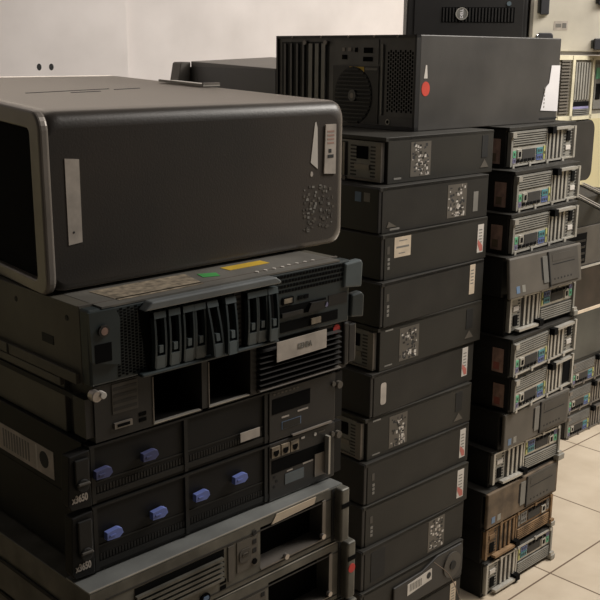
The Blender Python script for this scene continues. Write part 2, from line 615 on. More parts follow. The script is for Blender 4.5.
G_M = 'black office computers in the middle stack'
M = [(1.488, 1.301, -1.2), (1.451, 1.280, -0.8), (1.452, 1.271, 0.2), (1.442, 1.260, 1.4), (1.438, 1.264, 0.2), (1.421, 1.262, 1.2),
     (1.408, 1.265, -0.8), (1.402, 1.256, 0.1), (1.396, 1.253, -0.8), (1.386, 1.243, 0.9), (1.380, 1.238, 0.3), (1.377, 1.238, 0.3)]
ML = ['topmost computer of the middle stack, rear panel at left, under the long black tower',
      'second computer from the top of the middle stack, mottled sticker towards its right end',
      'computer in the middle stack with a square cream label near its left end',
      'computer in the middle stack directly below the one with the square cream label',
      'fifth computer from the top of the middle stack, rear panel and worn sticker',
      'computer in the middle stack with a small upright white sticker at its left end',
      'seventh computer from the top of the middle stack, worn sticker and rear panel',
      'upper of two plain black computers low in the middle stack, only a strip at right',
      'lower of two plain black computers low in the middle stack, only a strip at right',
      'computer low in the middle stack with dark recess left and mottled sticker right',
      'computer near the floor in the middle stack with a round disc and barcode label',
      'lowest computer of the middle stack, cream strip at right, standing on the floor']
for i, (x, y, yaw) in enumerate(M):
    z = (11 - i) * TH
    W, D = 0.358, 0.290
    rear = i in (0, 4, 6)
    frontish = i in (1, 9)
    r = thing('desktop_computer', ML[i], 'computer', (x, y, z), yaw, G_M)
    case(r, W, D, TH, 0.0, 0.006, 'case_black' if i % 2 else 'case_black_b')
    TF, TL = F_front(), F_left(D)
    if rear:
        rear_panel(r, TL, PAL_DIM, D, dim=True)
    else:
        m = MB(TL)
        m.box(0.001, D - 0.001, 0.002, TH - 0.002, -0.006, 0.004, 'plastic_black')
        m.build('front_bezel', r, 0.002)
        if frontish:
            MB(TL).box(D - 0.066, D - 0.049, 0.062, 0.082, 0.004, 0.0046, 'sticker_blue').build('badge', r)
            MB(TL).box(D - 0.041, D - 0.024, 0.064, 0.082, 0.004, 0.0046, 'ink_grey').build('badge', r)
    if i == 0:
        coa(r, TF, 0.076, 0.140, 0.010, 0.082)
        recess(r, TF, 0.316, 0.338, 0.005, 0.084)
        MB(TF).box(0.025, 0.048, 0.008, 0.012, 0, 0.0006, 'ink_grey').build('moulded_mark', r)
    elif i == 1:
        coa(r, TF, 0.214, 0.280, 0.010, 0.082)
        MB(TF).box(0.305, 0.322, 0.016, 0.060, 0, 0.0006, 'ink_grey').build('moulded_mark', r)
        m = MB(TF)
        m.poly([(0.020, 0.012), (0.050, 0.012), (0.026, 0.024)], 0, 0.001, 'bezel_grey')
        m.box(0.030, 0.060, 0.005, 0.009, 0, 0.0006, 'ink_grey')
        m.build('latch_arrow', r)
    elif i == 2:
        m = MB(TF)
        m.box(0.036, 0.088, 0.044, 0.086, 0, 0.0006, 'paper_cream')
        m.box(0.042, 0.082, 0.063, 0.067, 0.0006, 0.0008, 'ink_grey')
        m.box(0.050, 0.076, 0.077, 0.079, 0.0006, 0.0008, 'ink_grey')
        m.box(0.050, 0.070, 0.051, 0.053, 0.0006, 0.0008, 'ink_grey')
        m.build('cream_label', r)
        strip(r, TF, 0.322, 0.344, 0.016, 0.080)
        marks(r, TF, 0.014, 0.022)
    elif i == 3:
        strip(r, TF, 0.304, 0.324, 0.020, 0.088, False, 'paper_cream')
        marks(r, TF, 0.014, 0.022)
    elif i in (4, 6):
        coa(r, TF, 0.068 + 0.006 * (i == 6), 0.132, 0.010, 0.082)
        recess(r, TF, 0.300, 0.324, 0.006, 0.082)
        for v in (0.008, 0.084):
            MB(TF).box(0.022, 0.046, v, v + 0.003, 0, 0.0006, 'ink_grey').build('moulded_mark', r)
    elif i == 5:
        strip(r, TF, 0.314, 0.335, 0.018, 0.086)
        m = MB(TF)
        m.poly(rrect(0.028, 0.046, 0.022, 0.070, 0.006, 4), 0, 0.0006, 'paper_dim')
        m.build('white_sticker', r)
    elif i in (7, 8):
        strip(r, TF, 0.324 if i == 7 else 0.317, 0.345 if i == 7 else 0.341, 0.014, 0.084)
        marks(r, TF, 0.020, 0.020)
    elif i == 9:
        coa(r, TF, 0.224, 0.284, 0.008, 0.086)
        MB(TF).box(0.026, 0.072, 0.014, 0.082, 0, 0.0008, 'seam').build('latch_recess', r)
    elif i == 10:
        m = MB(TF)
        m.poly([(0.10, 0.070), (0.20, 0.074), (0.255, 0.092), (0.345, 0.092), (0.351, 0.080), (0.351, 0.022), (0.340, 0.008), (0.10, 0.008)], 0, 0.006, 'bezel_dark')
        m.build('end_cap', r, 0.002)
        m = MB(TF)
        m.disc(0.308, 0.050, 0.032, 0.006, 0.009, 'bezel_grey_dark', 32)
        m.disc(0.308, 0.050, 0.011, 0.009, 0.011, 'seam', 24)
        m.build('power_disc', r)
        m = MB(TF)
        m.poly([(0.146, 0.034), (0.232, 0.042), (0.232, 0.070), (0.146, 0.062)], 0.006, 0.0068, 'paper')
        for k in range(8):
            u = 0.154 + k * 0.0055
            m.box(u, u + 0.0028, 0.042, 0.060, 0.0068, 0.0071, 'ink_grey')
        m.disc(0.221, 0.056, 0.008, 0.0068, 0.0071, 'ink', 12)
        m.build('barcode_label', r)
    elif i == 11:
        strip(r, TF, 0.318, 0.340, 0.020, 0.088, False, 'paper_cream')
        m = MB(TF)
        m.poly(rrect(0.048, 0.110, 0.050, 0.084, 0.008, 4), 0, 0.0006, 'paper')
        m.build('white_sticker', r)


# ------------------------------------------------------------------ black tower lying across both stacks
bt = thing('tower_computer', 'long black tower with red dot, lying across the middle and right stacks', 'computer', (1.653, 1.362, 1.1462), -1.5)
W, D, H = 0.535, 0.455, 0.203
m = MB()
m.box(0.006, W, 0.0, D, 0.0, H, 'sheen_side')
m.build('case', bt, 0.002)
m = MB(F_left(D))
m.box(0.0, D, H - 0.006, H, -0.006, 0.006, 'plastic_black')
m.box(0.0, D, 0.0, 0.008, -0.006, 0.006, 'plastic_black')
m.box(0.0, 0.006, 0.0, H, -0.006, 0.006, 'plastic_black')
m.box(D - 0.006, D, 0.0, H, -0.006, 0.006, 'plastic_black')
for u in (0.06, 0.16, 0.25, 0.33, 0.40):
    m.disc(u, H - 0.003, 0.003, 0.006, 0.0075, 'edge_dim', 8)
m.build('rear_frame', bt)
MB(F_left(D)).box(0.006, D - 0.006, 0.008, H - 0.006, -0.001, 0.0015, 'rear_dark').build('rear_panel', bt)
TLa = F_left(D)


def TL(u, v, w):
    return TLa(u * 1.22 if u < 0.16 else 0.195 + (u - 0.16) * 0.93, v, w)


MB(TL).box(0.014, 0.150, 0.045, H - 0.014, 0.0015, 0.0022, 'seam').build('slot_recess', bt)
for k in range(7):
    m = MB(TL)
    u = 0.024 + k * 0.0180
    m.box(u, u + (0.010 if k > 3 else 0.005), 0.045, H - 0.018, 0.0022, 0.006, 'rear_steel_dim' if k > 3 else 'rear_dark')
    m.build('slot_cover', bt)
for k in range(2):
    MB(TL).disc(0.086 + 0.058 * k, H - 0.016, 0.005, 0.003, 0.009, 'edge_dim', 12).build('slot_screw', bt)
m = MB(TL)
m.box(0.168, 0.318, 0.140, H - 0.010, 0.0015, 0.003, 'rear_dark')
pp = m.build('port_plate', bt)
for u0, v0, du, dv, c in ((0.196, 0.168, 0.010, 0.008, 'edge_dim'), (0.216, 0.168, 0.012, 0.008, 'edge_dim'), (0.196, 0.150, 0.016, 0.010, 'void'),
                          (0.270, 0.164, 0.028, 0.012, 'void'), (0.268, 0.146, 0.030, 0.010, 'void'), (0.240, 0.166, 0.008, 0.010, 'void')):
    MB(TL).box(u0, u0 + du, v0, v0 + dv, 0.003, 0.0045, c).build('port', pp)
m = MB(TL)
m.box(0.164, 0.320, 0.010, 0.136, 0.0015, 0.0035, 'bezel_dark')
m.build('power_supply', bt)
m = MB(TL)
m.disc(0.236, 0.070, 0.064, 0.0035, 0.0045, 'seam', 36)
for k in range(14):
    v = 0.0115 + k * 0.009
    hw = math.sqrt(max(0.0001, 0.062 ** 2 - (v - 0.070) ** 2))
    m.box(0.236 - hw, 0.236 + hw, v - 0.0013, v + 0.0013, 0.0045, 0.007, 'plastic_black')
m.disc(0.236, 0.070, 0.013, 0.0045, 0.008, 'rear_dark', 24)
m.disc(0.236, 0.070, 0.006, 0.008, 0.0085, 'edge_dim', 16)
m.build('fan_grille', bt)
m = MB(TL)
m.box(0.222, 0.272, 0.122, 0.134, 0.0035, 0.0041, 'sticker_yellow')
m.box(0.228, 0.246, 0.125, 0.131, 0.0041, 0.0044, 'ink')
m.build('yellow_sticker', bt)
MB(TL).box(0.274, 0.316, 0.127, 0.132, 0.0035, 0.0041, 'ink_grey').build('grey_sticker', bt)
m = MB(TL)
m.box(0.340, 0.432, 0.028, H - 0.018, 0.0015, 0.003, 'rear_dark')
for a in range(11):
    for b in range(15):
        u, v = 0.348 + a * 0.0075, 0.038 + b * 0.0088 + (a % 2) * 0.004
        m.box(u, u + 0.005, v, v + 0.006, 0.003, 0.0033, 'void')
m.build('vent_grille', bt)
MB(TL).box(0.330, 0.334, 0.03, H - 0.02, 0.0015, 0.006, 'rear_steel_dim').build('panel_seam', bt)
m = MB(TL)
m.disc(0.352, 0.016, 0.0065, 0.0015, 0.003, 'edge_bright', 16)
m.disc(0.352, 0.016, 0.0040, 0.003, 0.0034, 'void', 12)
m.build('lock_hole', bt)
TF = F_front()
MB(TF).disc(0.027, 0.090, 0.0135, 0, 0.0006, 'sticker_red', 24, sy=1.15).build('red_dot_sticker', bt)
MB(TF).poly([(0.020, 0.112), (0.032, 0.112), (0.029, 0.140), (0.025, 0.140)], 0, 0.0006, 'paper').build('torn_label', bt)
m = MB(TF)
m.poly([(0.462, 0.030), (0.5352, 0.026), (0.5352, 0.138), (0.498, 0.138), (0.492, 0.095), (0.479, 0.085)], 0.0003, 0.0015, 'paper_white')
for k in range(6):
    m.box(0.473, 0.477, 0.036 + k * 0.009, 0.041 + k * 0.009, 0.0015, 0.0017, 'ink_grey')
m.build('white_paper', bt)
MB(TF).poly(rrect(0.46, 0.5352, 0.008, 0.012, 0.002, 2), 0, 0.001, 'seam').build('panel_seam', bt)


# ------------------------------------------------------------------ the big tower lying on the left stack
ZL = 1.0078
lt = thing('tower_computer', 'large black tower computer lying on its side, silver-framed front, nearest on the left stack', 'computer', (0.592, 1.079, ZL))
L, D0, h0, h1 = 0.547, 0.60, 0.229, 0.256


def lt_ring(y, r, inset=0.0):
    pass


# body: lofted rounded section running along Y, its top rising towards the back
bm = bmesh.new()
secs = []
NY = 12
for j in range(NY + 1):
    t = j / NY
    y = D0 * t
    hh = h0 + (h1 - h0) * t
    x0 = 0.012 + 0.060 * t
    x1 = L - 0.030 * t
    ins = 0.0
    secs.append((y, x0, x1, hh))


def sec_pts(y, x0, x1, z0, z1, r, n=5):
    return [(px, y, pz) for px, pz in rrect(x0, x1, z0, z1, r, n)]


rows = []
rb = 0.020
for a in range(5):                               # rounded front edge
    th = PI / 2 * a / 4
    ins = rb * (1 - math.sin(th))
    yy = rb * (1 - math.cos(th))
    rows.append(sec_pts(yy, 0.012, L - ins, ins * 0.6, h0 + (h1 - h0) * yy / D0 - ins, 0.022))
for (y, x0, x1, hh) in secs[1:]:
    rows.append(sec_pts(y, x0, x1, 0.0, hh, 0.022))
vr = [[bm.verts.new(p) for p in row] for row in rows]
for a, b in zip(vr, vr[1:]):
    n = len(a)
    for k in range(n):
        bm.faces.new((a[k], a[(k + 1) % n], b[(k + 1) % n], b[k]))
bm.faces.new(vr[0][::-1])
bm.faces.new(vr[-1])
bmesh.ops.recalc_face_normals(bm, faces=bm.faces)
me = bpy.data.meshes.new('case')
bm.to_mesh(me)
bm.free()
for p in me.polygons:
    p.use_smooth = len(p.vertices) == 4
me.materials.append(MATS['tower_side'])
o = bpy.data.objects.new('case', me)
C.objects.link(o)
o.parent = lt
mat('tower_top', (0.075, 0.068, 0.060), 0.40, noise=0.2, scale=4)
# front frame on the left: a silver rounded ring, slightly bowed, with a dark recessed door
def Tlt(u, v, w):                                # u to -Y, v up, w outwards (-X)
    y = D0 - u
    return (0.012 + 0.060 * y / D0 - w, y, v * (1 + (h1 / h0 - 1) * y / D0))
m = MB(Tlt)
m.ring(rrect(-0.0, D0 + 0.002, -0.001, h0 + 0.001, 0.022), rrect(0.03, D0 - 0.030, 0.016, h0 - 0.022, 0.008), -0.004, 0.010, 'frame_silver')
m.build('front_frame', lt, 0.004, 3)
m = MB(Tlt)
m.box(0.028, D0 - 0.028, 0.014, h0 - 0.020, -0.001, 0.001, 'void')
m.build('front_door', lt)
TF = F_front()
m = MB(TF)
m.poly([(0.036, 0.062), (0.056, 0.064), (0.0565, 0.170), (0.036, 0.172)], 0, 0.0007, 'paper_dim')
m.disc(0.044, 0.078, 0.0015, 0.0007, 0.001, 'ink', 8)
m.build('blank_label', lt)
m = MB(TF)
m.poly([(0.4655, 0.137), (0.481, 0.126), (0.4795, 0.190), (0.4765, 0.199), (0.474, 0.197)], 0, 0.0007, 'paper')
m.build('torn_label', lt)
m = MB(TF)
m.poly([(0.494, 0.118), (0.5195, 0.116), (0.5195, 0.194), (0.4965, 0.194)], 0.0, 0.0022, 'paper_dim')
m.box(0.501, 0.514, 0.142, 0.147, 0.0022, 0.0026, 'ink')
m.box(0.503, 0.509, 0.150, 0.156, 0.0022, 0.0026, 'ink')
for k in range(4):
    m.box(0.500, 0.515, 0.164 + k * 0.006, 0.1665 + k * 0.006, 0.0022, 0.0025, 'ink_faint')
m.build('barcode_label', lt)
m = MB(TF)
m.disc(0.468, 0.119, 0.003, 0, 0.0006, 'paper_dim', 10, sy=1.4)
rnd = random.Random(3)
for k in range(80):
    u, v = rnd.uniform(0.448, 0.514), rnd.uniform(0.028, 0.100)
    if 0.477 < u < 0.483:
        continue
    m.box(u, u + rnd.uniform(.002, .006), v, v + rnd.uniform(.002, .005), 0, 0.0005 + k * 2e-6, rnd.choice(['bezel_grey', 'bezel_grey', 'bezel_grey_dark', 'ink_grey']))
m.build('worn_licence_sticker', lt)


def top_z(y, e=0.0):
    return h0 + (h1 - h0) * y / D0 + e


m = MB()
for (xa, xb, ya, yb) in ((0.13, 0.30, 0.26, 0.30), (0.20, 0.26, 0.25, 0.262), (0.30, 0.36, 0.285, 0.30), (0.02, 0.07, 0.33, 0.36)):
    m.add([(xa, ya, top_z(ya, .0006)), (xb, yb, top_z(yb, .0006)), (xb, yb + .004, top_z(yb + .004, .0006)), (xa, ya + .003, top_z(ya + .003, .0006)),
           (xa, ya, top_z(ya, -.001)), (xb, yb, top_z(yb, -.001)), (xb, yb + .004, top_z(yb + .004, -.001)), (xa, ya + .003, top_z(ya + .003, -.001))],
          [(0, 1, 2, 3), (4, 7, 6, 5), (0, 4, 5, 1), (2, 6, 7, 3), (0, 3, 7, 4), (1, 5, 6, 2)], 'seam')
m.build('scratch', lt)

# a thin metal bracket lying on top of the tower
br = MB()
tz = 1.0078 + top_z(0.39) + 0.0022
br.box(-0.020, 0.020, -0.06, 0.06, 0.0, 0.002, 'edge_bright')
br.box(-0.020, -0.016, -0.06, 0.06, 0.002, 0.004, 'edge_bright')
br.box(-0.020, 0.020, -0.06, -0.057, 0.002, 0.006, 'edge_dim')
o = br.build('metal_bracket', None)
o.location = (1.088, 1.079 + 0.345, tz - 0.002)
o.rotation_euler = (math.radians(2.6), 0, math.radians(4))
tag(o, 'thin silver metal bracket lying on the back right of the large silver-framed tower', 'bracket')


# ------------------------------------------------------------------ rack servers of the left stack
def wf(x0, y0, z0):
    """face builder that takes place numbers (x, z) of the stack and returns them relative to the server's base"""
    return lambda u, v, w: (u - x0, -w, v - z0)


G_S = 'rack servers in the left stack'
# --- server 1, grey-green bezel with drive carriers
x0, y0, z0 = 0.600, 0.995, 0.9055
s1 = thing('rack_server', 'rack server with grey-green bezel and upright drive carriers, directly under the big tower', 'server', (x0, y0, z0), 0, G_S)
m = MB()
m.box(0.0, 0.455, 0.02, 0.66, 0.0, 0.1005, 'chassis_olive')
for y in (0.05, 0.18, 0.30):
    m.disc(y, 0.081, 0.004, -0.0005, 0.0006, 'seam', 10, T=lambda u, v, w: (-w, u, v))
m.box(0.085, 0.115, 0.037, 0.049, -0.0005, 0.0007, 'seam', T=lambda u, v, w: (-w, u, v))
m.build('chassis', s1, 0.0015)
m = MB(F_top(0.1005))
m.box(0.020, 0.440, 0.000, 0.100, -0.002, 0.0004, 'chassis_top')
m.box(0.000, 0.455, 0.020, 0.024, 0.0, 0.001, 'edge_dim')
m.build('top_rim', s1)
m = MB()
m.box(-0.006, -0.0002, 0.025, 0.60, 0.0005, 0.0150, 'chassis_olive')
m.box(-0.007, -0.0055, 0.20, 0.205, 0.0005, 0.0148, 'seam')
m.build('side_rail', s1, 0.001)
MB(F_top(0.1010)).poly([(0.055, 0.014), (0.190, 0.014), (0.205, 0.078), (0.050, 0.078)], 0.0, 0.0005, 'label_kraft').build('kraft_label', s1)
MB(F_top(0.1010)).poly([(0.212, 0.044), (0.236, 0.036), (0.244, 0.056), (0.218, 0.066)], 0.0, 0.0005, 'sticker_green').build('green_sticker', s1)
m = MB(F_top(0.1010))
m.box(0.268, 0.345, 0.054, 0.076, 0.0, 0.0005, 'sticker_yellow')
m.build('yellow_sticker', s1)
m = MB(F_top(0.1010))
for k in range(8):
    m.disc(0.290 + k * 0.0165, 0.020 + 0.004 * (k > 3), 0.0028, 0.0, 0.0012, 'paper', 8)
m.build('row_of_rivets', s1)
T = wf(x0, y0, z0)
Tb = T
m = MB(T)
m.box(0.600, 1.062, 0.9065, 1.0045, -0.021, 0.000, 'teal_bezel')
m.build('bezel', s1, 0.003)
m = MB(T)
m.poly([(0.600, 0.940), (0.598, 1.003), (0.636, 1.003), (0.642, 0.990), (0.640, 0.930)], 0.0, 0.006, 'teal_bezel')
m.disc(0.617, 0.978, 0.008, 0.006, 0.009, 'bezel_dark', 12)
m.disc(0.617, 0.978, 0.005, 0.009, 0.0095, 'paper_brown', 10)
m.box(0.604, 0.628, 0.938, 0.962, 0.006, 0.0064, 'void')
m.build('left_ear', s1)
m = MB(T)
for a in range(9):
    for b in range(22):
        u = 0.640 + a * 0.0055
        v = 0.912 + b * 0.0040 + (a % 2) * 0.002
        m.box(u, u + 0.0036, v, v + 0.0024, 0.0, 0.0006, 'void')
m.build('perforated_panel', s1)
m = MB(T)
m.poly([(0.672, 0.994), (0.684, 1.0045), (0.895, 1.0045), (0.905, 0.998), (0.905, 0.994)], 0.0, 0.016, 'lip_silver')
m.build('bay_lip', s1, 0.002)
m = MB(T)
m.poly([(0.672, 0.996), (0.684, 0.908), (0.905, 0.908), (0.905, 0.996)], 0.0, 0.0005, 'void')
m.build('drive_bay', s1)
m = MB(T)
m.poly([(0.668, 0.9062), (0.668, 0.911), (0.905, 0.911), (0.905, 0.9062)], 0.0, 0.012, 'teal_bezel')
m.build('bay_sill', s1, 0.002)
bays = [(0.699, 0.0, 0), (0.722, 0.0, 0), (0.745, 0.0, 0), (0.764, 0.0, 0), (0.786, 0.05, .012), (0.812, -0.10, .016), (0.856, 0.0, 0), (0.874, 0.0, 0), (0.893, -0.02, .006)]
for bx, ang, out in bays:
    m = MB(T)
    def TT(u, v, w, bx=bx, ang=ang, out=out):
        vv = v
        uu = u * math.cos(ang) - (v - 0.95) * math.sin(ang)
        bow = 0.004 * math.cos((v - 0.95) / 0.042 * 1.4)
        return T(bx + uu, vv, w + bow + out * (0.99 - v) / 0.08)
    n = 6
    for k in range(n):
        va, vb = 0.914 + 0.074 * k / n, 0.914 + 0.074 * (k + 1) / n
        m.box(-0.0095, -0.0065, va, vb, 0.0, 0.008, 'teal_bezel', TT)
        m.box(0.0060, 0.0090, va, vb, 0.0, 0.008, 'teal_bezel', TT)
    m.box(-0.0095, 0.0090, 0.980, 0.9885, 0.0, 0.009, 'teal_light', TT)
    m.box(-0.0075, 0.0070, 0.912, 0.930, 0.0, 0.008, 'teal_light', TT)
    m.box(-0.0030, 0.0030, 0.934, 0.944, 0.0, 0.008, 'teal_light', TT)
    m.build('drive_carrier', s1)
m = MB(T)
m.box(0.829, 0.842, 0.910, 0.992, 0.0005, 0.002, 'plastic_black')
for k in range(11):
    m.box(0.831, 0.840, 0.913 + k * 0.007, 0.916 + k * 0.007, 0.002, 0.0035, 'bezel_dark')
m.build('vent_strip', s1)
m = MB(T)
for a in range(24):
    for b in range(4):
        u = 0.908 + a * 0.0063 + (b % 2) * 0.003
        v = 0.974 + b * 0.0072
        m.box(u, u + 0.0045, v, v + 0.0045, 0.0, 0.0006, 'void')
m.build('honeycomb_vent', s1)
m = MB(T)
for k in range(12):
    m.box(0.9075, 0.9115, 0.908 + k * 0.0055, 0.911 + k * 0.0055, 0.0, 0.0006, 'void')
m.build('perforated_panel', s1)
m = MB(T)
m.box(0.920, 0.942, 0.956, 0.967, 0.0, 0.002, 'void')
m.box(0.923, 0.939, 0.958, 0.965, 0.002, 0.0025, 'label_kraft')
m.build('display_port', s1)
for u in (0.952, 0.964):
    MB(T).box(u, u + 0.009, 0.959, 0.965, 0.0, 0.0012, 'void').build('port', s1)
m = MB(T)
m.box(0.916, 1.010, 0.937, 0.953, 0.0, 0.001, 'void')
m.box(0.918, 0.960, 0.938, 0.944, 0.001, 0.004, 'bezel_dark')
m.poly([(0.968, 0.938), (1.002, 0.938), (1.008, 0.950), (0.975, 0.951)], 0.001, 0.006, 'plastic_black')
m.disc(1.006, 0.944, 0.004, 0.001, 0.006, 'io_violet', 10)
m.build('disc_drive', s1)
m = MB(T)
m.box(0.916, 1.036, 0.915, 0.930, 0.0, 0.001, 'void')
m.box(0.978, 0.998, 0.917, 0.926, 0.001, 0.003, 'label_kraft')
m.build('drive_slot', s1)
MB(T).box(1.016, 1.056, 0.938, 0.955, 0.0, 0.0006, 'plastic_black').build('drive_slot', s1)
m = MB(T)
m.poly([(1.046, 0.962), (1.048, 1.000), (1.084, 1.002), (1.088, 0.996), (1.086, 0.958)], -0.010, 0.004, 'teal_light')
m.build('right_ear', s1, 0.003)
m = MB(T)
m.poly([(1.064, 0.912), (1.066, 0.948), (1.088, 0.950), (1.095, 0.944), (1.094, 0.908)], -0.012, 0.002, 'teal_bezel')
m.build('release_latch', s1, 0.003)

# --- server 2, black, with louvres and two open bays
x0, y0, z0 = 0.600, 1.000, 0.829
s2 = thing('rack_server', 'black rack server with two square open bays, louvres and a handwritten paper label', 'server', (x0, y0, z0), 0, G_S)
m = MB()
m.box(0.0, 0.448, 0.06, 0.66, 0.0, 0.0760, 'chassis_olive')
m.box(-0.006, 0.0, 0.06, 0.60, 0.065, 0.0758, 'chassis_olive')
m.box(-0.003, 0.0, 0.03, 0.64, 0.052, 0.060, 'seam')
m.build('chassis', s2, 0.001)
T = wf(x0, y0, z0)
m = MB(T)                                        # face made of bars round the open bays
m.box(0.606, 0.694, 0.830, 0.9045, -0.06, 0.0, 'bezel_dark')
m.box(0.776, 0.787, 0.830, 0.9045, -0.06, 0.0, 'bezel_dark')
m.box(0.864, 1.062, 0.830, 0.9045, -0.06, 0.0, 'bezel_dark')
m.box(0.694, 0.864, 0.9000, 0.9045, -0.06, 0.0, 'bezel_dark')
m.box(0.694, 0.864, 0.830, 0.8325, -0.06, 0.0, 'bezel_dark')
m.build('front_panel', s2)
for a, b in ((0.694, 0.776), (0.787, 0.864)):
    m = MB(T)
    m.box(a, b, 0.8325, 0.9000, -0.058, -0.055, 'void')
    m.box(a, b - 0.004, 0.8325, 0.834, -0.004, 0.002, 'edge_bright')
    m.box(a, b - 0.004, 0.8325, 0.834, -0.055, -0.004, 'plastic_black')
    m.box(a, a + 0.0016, 0.834, 0.898, -0.004, 0.001, 'edge_dim')
    m.build('open_bay', s2)
m = MB(T)
m.box(0.632, 0.671, 0.862, 0.902, 0.0, 0.001, 'bezel_grey_dark')
for k in range(4):
    m.box(0.634, 0.669, 0.866 + k * 0.009, 0.870 + k * 0.009, 0.001, 0.0014, 'bezel_dark')
m.build('service_label', s2)
m = MB(T)
m.box(0.633, 0.660, 0.842, 0.850, 0.0, 0.003, 'frame_silver')
m.box(0.637, 0.656, 0.844, 0.848, 0.003, 0.0034, 'void')
m.build('display_port', s2)
for v in (0.841, 0.849):
    MB(T).box(0.672, 0.683, v, v + 0.005, 0.0, 0.0008, 'void').build('port', s2)
m = MB(T)
m.box(0.876, 1.044, 0.832, 0.900, 0.0, 0.0008, 'void')
m.build('louvre_recess', s2)
m = MB(T)
for k in range(8):
    v = 0.8335 + k * 0.0083
    m.add([(0.876, v, 0.0), (1.044, v, 0.0), (1.044, v + 0.0020, 0.009), (0.876, v + 0.0020, 0.009), (0.876, v + 0.0042, 0.0), (1.044, v + 0.0042, 0.0)],
          [(0, 3, 2, 1), (3, 4, 5, 2), (0, 4, 3), (1, 2, 5), (0, 1, 5, 4)], 'bezel_dark' if k else 'frame_silver')
m.build('louvre', s2)
m = MB(T)
m.poly([(0.906, 0.874), (1.008, 0.876), (1.008, 0.905), (0.906, 0.904)], 0.0095, 0.0105, 'paper_dim')
m.text('KENBA', 0.962, 0.8895, 0.0115, 0.0107, 'ink_grey', sx=0.8, bold=0.0004)
m.build('paper_label', s2)
MB(T).disc(1.0395, 0.8970, 0.0075, 0.0, 0.001, 'ink_red', 16).build('red_dot_sticker', s2)
m = MB(T)
m.box(1.052, 1.062, 0.836, 0.905, 0.0, 0.006, 'bezel_dark')
m.box(1.064, 1.080, 0.838, 0.900, -0.02, 0.004, 'bezel_dark')
m.box(1.080, 1.084, 0.840, 0.898, -0.02, 0.001, 'bezel_grey_dark')
m.build('right_ear', s2, 0.002)
m = MB(T)
m.poly([(0.594, 0.838), (0.594, 0.890), (0.606, 0.890), (0.606, 0.838)], -0.03, -0.002, 'bezel_dark')
m.build('left_ear', s2)
m = MB(T)
m.disc(0.604, 0.896, 0.0075, 0.0, 0.012, 'screw_metal', 12)
m.disc(0.612, 0.896, 0.005, 0.004, 0.014, 'paper', 8)
m.build('thumb_screw', s2, 0.001)


# --- servers 3 and 4, black with blue drive handles
def blue_server(z0, hts, lab, handles, hm):
    x0, y0 = 0.598, 1.003
    s = thing('rack_server', lab, 'server', (x0, y0, z0), 0, G_S)
    m = MB()
    m.box(-0.004, 0.445, 0.012, 0.68, 0.0, hts, 'server_black')
    m.build('chassis', s, 0.001)
    T = lambda u, v, w: (u - x0, -w, v)
    m = MB(T)
    m.box(0.596, 0.900, 0.001, hts - 0.001, -0.012, 0.0, 'server_black')
    m.box(0.596, 0.900, 0.006, 0.014, 0.0, 0.002, 'server_trim')
    m.box(0.596, 0.900, hts - 0.004, hts - 0.001, 0.0, 0.003, 'server_trim')
    m.box(0.596, 0.900, hts / 2 - 0.012, hts / 2 - 0.010, 0.0, 0.001, 'server_trim')
    for k in (0, 2, 4):
        u = 0.600 + k * 0.0735
        m.box(u - 0.003, u + 0.003, 0.003, hts - 0.004, 0.0, 0.003, 'server_trim')
    m.build('front_panel', s)
    m = MB(T)
    for k in range(60):
        u = 0.606 + k * 0.0048
        m.box(u, u + 0.0028, 0.015, 0.024, 0.0, 0.0008, 'server_trim')
    m.build('vent_row', s)
    for u, v in handles:
        m = MB(T)
        m.poly([(u, v), (u + 0.019, v - 0.001), (u + 0.025, v + 0.004), (u + 0.023, v + 0.011), (u + 0.018, v + 0.013), (u, v + 0.011)], 0.002, 0.010, hm)
        m.box(u + 0.004, u + 0.013, v + 0.004, v + 0.007, 0.010, 0.011, hm)
        m.build('blue_drive_handle', s, 0.0015)
    m = MB(T)
    m.box(0.900, 1.040, 0.001, hts - 0.001, -0.012, 0.003, 'server_panel')
    m.build('control_panel', s, 0.0015)
    m = MB(T)
    m.poly([(0.566, 0.004), (0.562, 0.012), (0.566, hts - 0.006), (0.596, hts - 0.004), (0.596, 0.002)], -0.014, 0.004, 'server_black')
    m.box(0.572, 0.592, 0.038, hts - 0.012, 0.004, 0.008, 'server_trim')
    m.disc(0.582, 0.036, 0.009, 0.004, 0.010, 'seam', 16)
    m.poly([(0.572, 0.037), (0.592, 0.037), (0.590, 0.041), (0.574, 0.041)], 0.008, 0.012, 'bezel_grey_dark')
    m.build('left_ear', s, 0.0015)
    m = MB(T)
    m.text('x3650', 0.5785, 0.018, 0.0135, 0.0045, 'paper_dim', sx=0.66, bold=0.0005)
    m.build('model_lettering', s)
    m = MB(T)
    m.box(1.040, 1.058, 0.004, hts - 0.004, -0.012, 0.0, 'server_black')
    m.disc(1.047, hts - 0.024, 0.006, 0.0, 0.007, 'bezel_grey', 12)
    m.disc(1.034, hts - 0.020, 0.004, 0.003, 0.006, 'bezel_grey', 10)
    m.build('right_ear', s)
    return s, T


